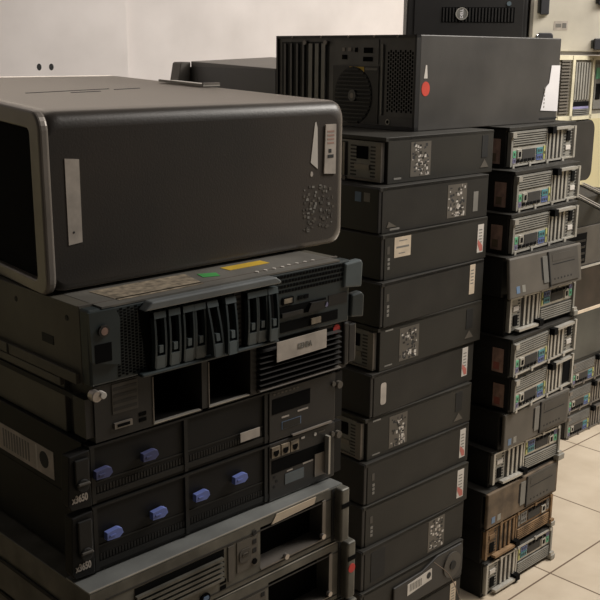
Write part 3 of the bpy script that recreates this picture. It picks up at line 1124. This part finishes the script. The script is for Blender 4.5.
s3, T = blue_server(0.7455, 0.083, 'black rack server with two dull blue handles and a small cream label', [(0.600, 0.038), (0.672, 0.041)], 'blue_handle_dull')
m = MB(T)
m.box(0.843, 0.880, 0.019, 0.033, 0.004, 0.005, 'paper_dim')
m.build('cream_label', s3)
m = MB(T)
for k in range(7):
    m.box(0.908 + k * 0.008, 0.912 + k * 0.008, 0.074, 0.077, 0.003, 0.0035, 'bezel_grey')
m.build('indicator_row', s3)
MB(T).box(0.906, 0.984, 0.044, 0.068, 0.003, 0.0036, 'void').build('drive_slot', s3)
MB(T).box(0.925, 0.940, 0.034, 0.0365, 0.003, 0.0035, 'paper_dim').build('printed_mark', s3)
MB(T).box(0.958, 0.980, 0.036, 0.0385, 0.003, 0.0035, 'paper_dim').build('printed_mark', s3)
m = MB(T)
m.box(0.925, 0.965, 0.016, 0.028, 0.003, 0.0036, 'sticker_blue')
m.box(0.927, 0.963, 0.0165, 0.0275, 0.0036, 0.004, 'plastic_black')
m.build('display_port', s3)
m = MB(T)
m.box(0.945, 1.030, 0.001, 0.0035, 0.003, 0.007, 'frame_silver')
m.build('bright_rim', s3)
m = MB(lambda u, v, w: (-0.004 - w, u, v))
m.box(0.085, 0.240, 0.008, 0.048, 0.0, 0.0006, 'paper_dim')
m.disc(0.110, 0.030, 0.012, 0.0006, 0.0009, 'ink', 16)
for k in range(10):
    m.box(0.150 + k * 0.008, 0.154 + k * 0.008, 0.014, 0.042, 0.0006, 0.0009, 'ink_grey')
m.box(0.128, 0.132, 0.010, 0.046, 0.0006, 0.0009, 'paper')
m.build('asset_label', s3)
s4, T = blue_server(0.6505, 0.0945, 'black rack server with four blue drive handles and three network sockets',
                    [(0.612, 0.044), (0.684, 0.048), (0.757, 0.050), (0.828, 0.054)], 'blue_handle')
_T4 = T


def T4(u, v, w):
    return _T4(u, v + 0.0105, w)


for k in range(3):
    m = MB(T4)
    u = 0.904 + k * 0.0195
    m.box(u, u + 0.0165, 0.060, 0.077, 0.003, 0.0055, 'label_kraft')
    m.poly([(u + 0.003, 0.071), (u + 0.0135, 0.071), (u + 0.0135, 0.066), (u + 0.0105, 0.062), (u + 0.006, 0.062), (u + 0.003, 0.066)], 0.0055, 0.006, 'void')
    m.build('network_socket', s4)
m = MB(T4)
m.box(0.966, 0.973, 0.074, 0.077, 0.003, 0.004, 'paper')
m.disc(0.996, 0.074, 0.003, 0.003, 0.004, 'paper', 8)
m.box(1.003, 1.018, 0.074, 0.076, 0.003, 0.0035, 'bezel_grey')
m.build('printed_mark', s4)
MB(T4).box(0.905, 1.015, 0.034, 0.055, 0.003, 0.0036, 'void').build('drive_slot', s4)
m = MB(T4)
m.box(0.932, 0.972, 0.009, 0.026, 0.003, 0.0038, 'lcd')
m.build('status_display', s4)
MB(T4).box(0.936, 0.948, 0.029, 0.031, 0.003, 0.0035, 'paper_dim').build('printed_mark', s4)
MB(T4).box(0.970, 0.992, 0.031, 0.0335, 0.003, 0.0035, 'paper_dim').build('printed_mark', s4)
m = MB(T4)
for k in range(3):
    m.disc(0.910 + 0.005 * (k % 2), 0.012 + k * 0.008, 0.0025, 0.003, 0.0035, 'seam', 8)
m.build('button_row', s4)
m = MB(T4)
m.box(1.018, 1.022, 0.002, 0.066, 0.003, 0.012, 'edge_bright')
m.box(0.995, 1.018, 0.002, 0.040, 0.003, 0.0045, 'edge_dim')
m.build('silver_bracket', s4)


# --- servers 5..10, silver louvred
def silver_server(x0, y0, z0, H, yaw, lab, red=False, tape=False, left=0.0):
    s = thing('rack_server', lab, 'server', (x0, y0, z0), yaw, G_S)
    W = 0.445
    m = MB()
    m.box(-left, W, 0.035, 0.68, 0.0, H - 0.003, 'hp_silver')
    m.box(-left - 0.003, -left, 0.036, 0.66, 0.048, 0.054, 'seam')
    m.build('chassis', s, 0.001)
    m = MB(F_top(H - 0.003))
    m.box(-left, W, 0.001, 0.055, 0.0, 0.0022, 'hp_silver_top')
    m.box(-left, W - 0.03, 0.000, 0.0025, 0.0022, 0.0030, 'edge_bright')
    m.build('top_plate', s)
    T = F_front()
    a, b = 0.268, 0.402
    m = MB(T)
    m.box(-left, a, 0.003, H - 0.003, -0.035, 0.0, 'hp_silver')
    m.box(b, W - 0.014, 0.003, H - 0.003, -0.035, 0.0, 'hp_silver')
    m.box(a, b, H - 0.014, H - 0.003, -0.035, 0.0, 'hp_silver')
    m.box(a, b, 0.003, 0.014, -0.035, 0.0, 'hp_silver')
    m.box(0.0, W - 0.014, H - 0.020, H - 0.018, 0.0, 0.0008, 'bezel_dark')
    m.box(0.0, W - 0.014, 0.010, 0.0115, 0.0, 0.0008, 'bezel_dark')
    m.build('front_panel', s)
    m = MB(T)
    m.box(a, b, 0.014, H - 0.014, -0.034, -0.030, 'void')
    m.box(a, b, 0.014, 0.016, -0.030, 0.002, 'edge_dim')
    m.box(b - 0.004, b + 0.003, 0.014, H - 0.016, 0.0, 0.002, 'frame_silver')
    m.build('open_bay', s)
    for u, v in ((0.318, 0.018), (0.398, 0.022)):
        MB(T).disc(u, v, 0.0045, 0.0, 0.006, 'screw_metal', 10).build('screw', s)
    m = MB(T)
    m.box(0.045, 0.198, 0.028, H - 0.022, 0.0, 0.0006, 'void')
    n = int((H - 0.052) / 0.0078)
    for k in range(n):
        v = 0.029 + k * 0.0078
        m.box(0.045, 0.194, v, v + 0.0040, 0.0006, 0.006, 'hp_silver')
    m.build('louvre', s)
    m = MB(T)
    m.box(0.205, 0.216, 0.020, H - 0.022, 0.0, 0.002, 'bezel_grey')
    m.box(0.222, 0.262, 0.026, H - 0.022, 0.0, 0.0012, 'bezel_grey')
    m.poly(rrect(0.226, 0.248, 0.040, H - 0.036, 0.006, 4), 0.0012, 0.0024, 'bezel_grey_dark')
    m.poly(rrect(0.231, 0.243, 0.050, H - 0.042, 0.004, 4), 0.0024, 0.0034, 'bezel_grey')
    for k in range(3):
        m.box(0.252, 0.259, 0.048 + k * 0.014, 0.055 + k * 0.014, 0.0012, 0.0018, 'seam')
    m.disc(0.255, 0.034, 0.0045, 0.0012, 0.003, 'void', 12)
    m.build('control_panel', s)
    m = MB(T)
    m.poly(rrect(0.154, 0.170, 0.008, 0.018, 0.003, 3), 0.0, 0.003, 'void')
    m.poly(rrect(0.157, 0.167, 0.010, 0.016, 0.002, 3), 0.003, 0.004, 'sticker_blue')
    m.build('badge', s)
    m = MB(T)
    for v in (0.012, 0.021):
        m.box(0.190, 0.201, v, v + 0.006, 0.0, 0.0008, 'void')
    m.build('port', s)
    m = MB(T)
    m.box(0.428, 0.448, 0.002, H - 0.003, -0.020, 0.014, 'hp_silver')
    hnd = m.build('handle', s, 0.004, 3)
    m = MB(T)
    m.box(0.4285, 0.4475, H - 0.036, H - 0.028, 0.0138, 0.0146, 'void')
    m.build('handle_band', hnd)
    if red:
        MB(T).disc(0.438, H * 0.53, 0.0078, 0.0138, 0.0148, 'ink_red', 14).build('red_dot_sticker', hnd)
    MB(T).box(0.420, 0.426, 0.004, H - 0.004, -0.01, 0.001, 'seam').build('side_groove', s)
    if tape:
        m = MB(T)
        m.poly([(0.290, H - 0.017), (0.380, H - 0.014), (0.384, H - 0.0035), (0.300, H - 0.0035)], 0.0, 0.0012, 'paper_cream')
        m.build('masking_tape', s)
    return s


silver_server(0.588, 0.966, 0.5535, 0.0965, 1.0, 'silver-grey louvred rack server with masking tape on its top edge', tape=True, left=0.022)
silver_server(0.604, 0.968, 0.4465, 0.1065, 0.6, 'silver-grey louvred rack server with a red dot on its right handle', red=True)
silver_server(0.610, 0.972, 0.3385, 0.1075, 0.0, 'silver-grey rack server just below the one with the red dot on its handle')
silver_server(0.606, 0.972, 0.2260, 0.112, 0.0, 'silver-grey rack server, third from the floor in the left stack')
silver_server(0.610, 0.970, 0.1130, 0.1125, 0.0, 'silver-grey rack server, second from the floor in the left stack')
silver_server(0.606, 0.972, 0.0, 0.1125, 0.0, 'silver-grey rack server standing on the floor under the left stack')

# ------------------------------------------------------------------ second row against the wall (right)
Y2 = 1.645


def tiny_rear(z, lab, x):
    r = thing('desktop_computer', lab, 'computer', (x, Y2, z), 0, 'small computers on the floor at the far right')
    case(r, 0.29, 0.345, TH)
    rear_panel(r, F_front(), ('rear_steel_dim', 'edge_dim', 'slot_gap'), 0.29)


tiny_rear(0.0, 'lowest of three desktop computers, rear out, on the tiles at the far right', 2.872)
tiny_rear(TH, 'middle of three desktop computers, rear out, at the far right edge', 2.866)
tiny_rear(2 * TH, 'uppermost of three rear-out desktops at the far right, under the plain grey case', 2.878)


def slab(x, y, z, W, D, H, mside, lab, rim='edge_bright', bay=False, group='cases piled at the far right'):
    s = thing('computer_case', lab, 'computer', (x, y, z), 0, group)
    m = MB()
    m.box(0, W, 0.0, D, 0, H - 0.0006, mside)
    m.build('case', s, 0.002)
    if rim:
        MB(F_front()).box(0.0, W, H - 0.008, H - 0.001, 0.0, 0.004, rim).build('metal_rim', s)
    if bay:
        m = MB(F_front())
        m.box(0.06, W * .44, 0.010, H - 0.020, 0.0, 0.0012, 'void')
        for k in range(4):
            m.box(0.07, W * .42, 0.018 + k * 0.022, 0.026 + k * 0.022, 0.0012, 0.003, 'plastic_black')
        m.build('drive_bay', s)
    return s


z = 3 * TH + 0.0003
slab(2.70, Y2, z, 0.46, 0.40, 0.166, 'grey_plate', 'plain grey metal case at the far right, on the three rear-out desktops', None)
slab(2.70, Y2 + .004, z + 0.1663, 0.46, 0.40, 0.166, 'brown_plate', 'dark brown case with a cream lower edge at the far right', 'edge_bright')
MBx = MB(F_front()).box(0.0, 0.46, 0.0, 0.010, 0.0, 0.004, 'paper_cream').build('lower_rim', bpy.data.objects['computer_case.001'])
slab(2.72, Y2 + .006, z + 0.3326, 0.46, 0.40, 0.134, 'bezel_grey_dark', 'grey case with a dark drive bay near the right edge', None, True)
c7 = slab(2.70, Y2 + .010, z + 0.4669, 0.46, 0.40, 0.100, 'case_black_b', 'dark case at the right edge with two silver rails on top', None)
zt = z + 0.5672
for k, (dx, lab) in enumerate(((0.16, 'left one of two silver rails on the dark case at the right edge'), (0.235, 'right one of two silver rails on the dark case at the right edge'))):
    m = MB()
    m.box(-0.009, 0.009, 0.0, 0.50, 0.0, 0.003, 'plastic_black')
    m.box(-0.009, -0.005, 0.0, 0.50, 0.003, 0.009, 'chrome')
    m.box(0.005, 0.009, 0.0, 0.50, 0.003, 0.009, 'chrome')
    o = m.build('slide_rail')
    o.location = (2.675 + (0.16 if k else 0), 1.465 + (.02 if k else 0), zt)
    o.rotation_euler = (0, 0, math.radians(-44))
    tag(o, lab, 'rail', 'silver slide rails')
m = MB()
m.box(0, 0.09, 0, 0.18, 0, 0.0455, 'paper_white')
m.box(0.041, 0.049, 0, 0.18, 0.0455, 0.0457, 'paper')
o = m.build('carton', None, 0.002)
o.location = (2.725, Y2 + 0.19, zt)
tag(o, 'small white carton under the rounded black tower, peeping out behind the right stack', 'box')
# a lower pile that carries the left end of the rounded tower
zc = 0.0
for k in range(5):
    lab = ['black case on the floor hidden behind the right stack', 'black case second from the floor behind the right stack', 'black case in the middle of the pile behind the right stack',
           'black case second from the top behind the right stack', 'black case topmost behind the right stack, carrying the rounded tower'][k]
    Hh = 0.1815
    slab(2.30, Y2 + 0.01, zc, 0.37, 0.40, Hh, 'case_black', lab, None, group='black cases behind the right stack')
    zc += Hh + 0.0003
ZT = zc + 0.001
rt = thing('tower_computer', 'black tower with rounded corners lying under the beige computer, behind the right stack', 'computer', (2.45, Y2 + 0.0, ZT))
m = MB()
m.poly(rrect(0.0, 0.462, 0.0, 0.2005, 0.035, 8), -0.40, -0.012, 'tower_side', T=lambda u, v, w: (u, -w, v))
m.build('case', rt, 0.002)
m = MB(F_front())
m.poly(rrect(0.002, 0.460, 0.002, 0.1985, 0.034, 8), -0.012, 0.0, 'bezel_dark')
m.build('front_bezel', rt, 0.005, 3)
# beige tower, rear towards us
ZB = ZT + 0.2010
be = thing('tower_computer', 'beige tower computer on its side, rear slots outward, under the off-white tower', 'computer', (2.56, Y2 - 0.01, ZB), 2.5)
HB = 0.198
m = MB()
m.box(0, 0.44, 0.006, 0.45, 0, HB - 0.0005, 'beige')
m.build('case', be, 0.002)
T = F_front()
m = MB(T)
m.box(0.0, 0.44, 0.0, HB - 0.001, -0.006, -0.002, 'beige_dark')
m.box(0.0, 0.10, 0.0, 0.010, -0.002, 0.004, 'beige')
m.box(0.0, 0.44, HB - 0.014, HB - 0.001, -0.002, 0.004, 'beige')
m.box(0.172, 0.188, 0.0, HB - 0.001, -0.002, 0.006, 'beige')
m.box(0.10, 0.44, 0.0, 0.014, -0.002, 0.006, 'beige')
m.box(0.30, 0.314, 0.0, HB - 0.01, -0.002, 0.006, 'beige')
m.build('rear_panel', be)
m = MB(T)
for k in range(17):
    m.box(0.110, 0.166, 0.022 + k * 0.0098, 0.027 + k * 0.0098, -0.002, 0.003, 'bezel_grey')
    m.box(0.05, 0.09, 0.022 + k * 0.0098, 0.027 + k * 0.0098, -0.002, 0.003, 'bezel_grey')
m.build('louvre', be)
for k in range(6):
    MB(T).box(0.195 + k * 0.017, 0.204 + k * 0.017, 0.062, 0.176, -0.002, 0.005, 'rear_steel').build('slot_cover', be)
m = MB(T)
m.box(0.190, 0.296, 0.042, 0.056, -0.002, 0.003, 'void')
m.box(0.192, 0.294, 0.034, 0.041, -0.002, 0.004, 'io_violet')
m.build('parallel_port', be)
m = MB(T)
for k in range(4):
    m.box(0.192, 0.296, 0.012 + k * 0.006, 0.015 + k * 0.006, -0.002, 0.0065, 'rear_steel_dim')
m.build('vent', be)
m = MB(T)
m.box(0.325, 0.42, 0.03, 0.17, -0.002, 0.003, 'rear_steel_dim')
m.box(0.335, 0.365, 0.06, 0.11, 0.003, 0.005, 'void')
m.box(0.330, 0.36, 0.125, 0.16, 0.003, 0.005, 'io_green')
m.build('port_plate', be)
# white tower, its underside with rubber feet towards the camera, and beside it the black tower with the round logo
ZW = ZB + HB + 0.001
YAW = -48.0
ex, ey = math.cos(math.radians(YAW)), math.sin(math.radians(YAW))
wt = thing('tower_computer', 'off-white tower computer lying on its side with rubber feet facing the room', 'computer', (2.441 + .386 * ex, 2.069 + .386 * ey, ZW), YAW)
HW = 0.19
m = MB()
m.box(0.010, 0.40, 0.0, 0.38, 0.010, HW, 'white_case')
m.box(0.0, 0.010, 0.0, 0.38, 0.0, HW, 'beige_dark')
m.box(0.010, 0.40, 0.002, 0.38, 0.0, 0.010, 'beige_dark')  # dark strip standing in for the shadow line under the tower
m.build('case', wt, 0.002)
T = F_front()
for (u, v, du, dv) in ((0.030, 0.121, 0.026, 0.055), (0.202, 0.016, 0.035, 0.034), (0.206, 0.150, 0.03, 0.034)):
    m = MB(T)
    m.box(u - 0.008, u, v + 0.004, v + dv - 0.004, 0.0, 0.004, 'grey_plate')
    m.box(u, u + du, v, v + dv, 0.0, 0.014, 'rubber')
    m.build('rubber_foot', wt, 0.003)
m = MB(T)
m.poly(rrect(0.024, 0.074, 0.036, 0.066, 0.010, 5), 0.0, 0.014, 'rubber')
m.box(0.020, 0.028, 0.040, 0.062, 0.010, 0.016, 'chrome')
m.build('rubber_foot', wt, 0.003)
m = MB(T)
m.box(0.076, 0.118, 0.075, 0.102, 0.0, 0.0008, 'paper_dim')
m.box(0.081, 0.098, 0.083, 0.094, 0.0008, 0.0012, 'ink_grey')
m.box(0.101, 0.114, 0.081, 0.096, 0.0008, 0.0012, 'ink_grey')
m.build('rating_label', wt)

dt = thing('tower_computer', 'black tower computer with a round silver logo on its front, beside the off-white tower', 'computer', (2.441, 2.069, ZW), YAW)
Wd, Hd = 0.380, 0.205
m = MB()
m.box(0.004, Wd - 0.004, 0.022, 0.40, 0.0, Hd, 'case_black')
m.build('case', dt, 0.002)
m = MB(T)
m.poly([(0.0, 0.0), (0.004, Hd), (Wd, Hd), (Wd, 0.0)], -0.022, 0.0, 'plastic_black')
m.build('front_bezel', dt, 0.006, 3)
m = MB(T)
m.box(0.026, 0.366, 0.008, Hd - 0.012, 0.0, 0.004, 'plastic_black')
m.build('drive_door', dt, 0.002)
m = MB(T)
m.box(0.112, 0.338, 0.096, 0.142, 0.004, 0.0046, 'void')
for k in range(22):
    m.box(0.116 + k * 0.0101, 0.1205 + k * 0.0101, 0.098, 0.140, 0.0046, 0.007, 'plastic_black')
m.build('vent_grille', dt)
m = MB(T)
cx, cz = 0.174, 0.122
m.disc(cx, cz, 0.019, 0.007, 0.010, 'rear_steel_dim', 32)
m.ring([(cx + .019 * math.cos(a * PI / 16), cz + .019 * math.sin(a * PI / 16)) for a in range(32)],
       [(cx + .0165 * math.cos(a * PI / 16), cz + .0165 * math.sin(a * PI / 16)) for a in range(32)], 0.010, 0.0112, 'edge_bright')
m.text('DELL', cx, cz, 0.0125, 0.0106, 'paper_white', rot=PI / 2, bold=0.0004)
m.build('round_logo', dt)
MB(T).disc(0.319, 0.153, 0.007, 0.004, 0.007, 'lcd', 16).build('power_button', dt)

# ------------------------------------------------------------------ back left: black case on a pile behind the big tower
G_B = 'black cases piled against the wall at the back left'
yawb = -13.5
zc = 0.0
labs = ['black case on the floor at the back left', 'black case second from the floor at the back left', 'black case third from the floor at the back left',
        'black case fourth from the floor at the back left', 'black case fifth from the floor at the back left', 'black case just under the topmost one at the back left']
for k in range(6):
    s = thing('computer_case', labs[k], 'computer', (1.835, 2.02, zc), yawb, G_B)
    m = MB()
    m.box(0, 0.32, 0.0, 0.50, 0, 0.1788, 'case_black')
    m.build('case', s, 0.002)
    MB(F_front()).box(0.004, 0.316, 0.004, 0.1748, 0.0, 0.005, 'plastic_black').build('front_bezel', s)
    zc += 0.179
kb = thing('computer_case', 'flat black case on top of the pile at the back left', 'computer', (1.812, 1.985, zc + 0.001), yawb, G_B)
WB, DB = 0.29, 0.56
m = MB()
m.add([(0, 0, 0), (WB, 0, 0), (WB, DB, 0), (0, DB, 0), (0, 0, 0.193), (WB, 0, 0.205), (WB, DB, 0.220), (0, DB, 0.206)],
      [(0, 3, 2, 1), (4, 5, 6, 7), (0, 1, 5, 4), (1, 2, 6, 5), (2, 3, 7, 6), (3, 0, 4, 7)], 'sheen_side')
m.build('case', kb, 0.002)
MB(F_left(DB)).box(0.004, DB - 0.002, 0.004, 0.190, 0.0, 0.0015, 'plastic_black').build('side_panel', kb)
m = MB(lambda u, v, w: (w, u, v))
m.poly([(DB, 0.0), (DB + 0.07, 0.0), (DB + 0.06, 0.188), (DB, 0.188)], 0.0, WB, 'bezel_grey_dark')
m.poly([(-0.072, 0.0), (0.0, 0.0), (0.0, 0.204), (-0.030, 0.203), (-0.034, 0.198)], DB + 0.002, DB + 0.07, 'bezel_grey_dark', T=lambda u, v, w: (u, w, v))
m.build('front_bezel', kb, 0.003)
MB(F_left(DB)).box(0.035, 0.05, 0.06, 0.16, 0.0015, 0.002, 'bezel_dark').build('moulded_mark', kb)

# ------------------------------------------------------------------ loose wire at the foot of the middle stack
cu = bpy.data.curves.new('loose_wire', 'CURVE')
cu.dimensions = '3D'
cu.bevel_depth = 0.0011
sp = cu.splines.new('BEZIER')
pts = [(1.612, 1.228, 0.183), (1.640, 1.205, 0.150), (1.668, 1.190, 0.080), (1.700, 1.180, 0.0013), (1.760, 1.100, 0.0013)]
sp.bezier_points.add(len(pts) - 1)
for b, p in zip(sp.bezier_points, pts):
    b.co = p
    b.handle_left_type = b.handle_right_type = 'AUTO'
tmp = bpy.data.objects.new('wire_path', cu)
C.objects.link(tmp)
bpy.context.view_layer.update()
me = bpy.data.meshes.new_from_object(tmp)
bpy.data.objects.remove(tmp)
me.materials.clear()
me.materials.append(MATS['cable'])
o = bpy.data.objects.new('loose_wire', me)
C.objects.link(o)
tag(o, 'thin brown wire hanging from the computer with the round disc down to the floor', 'wire')
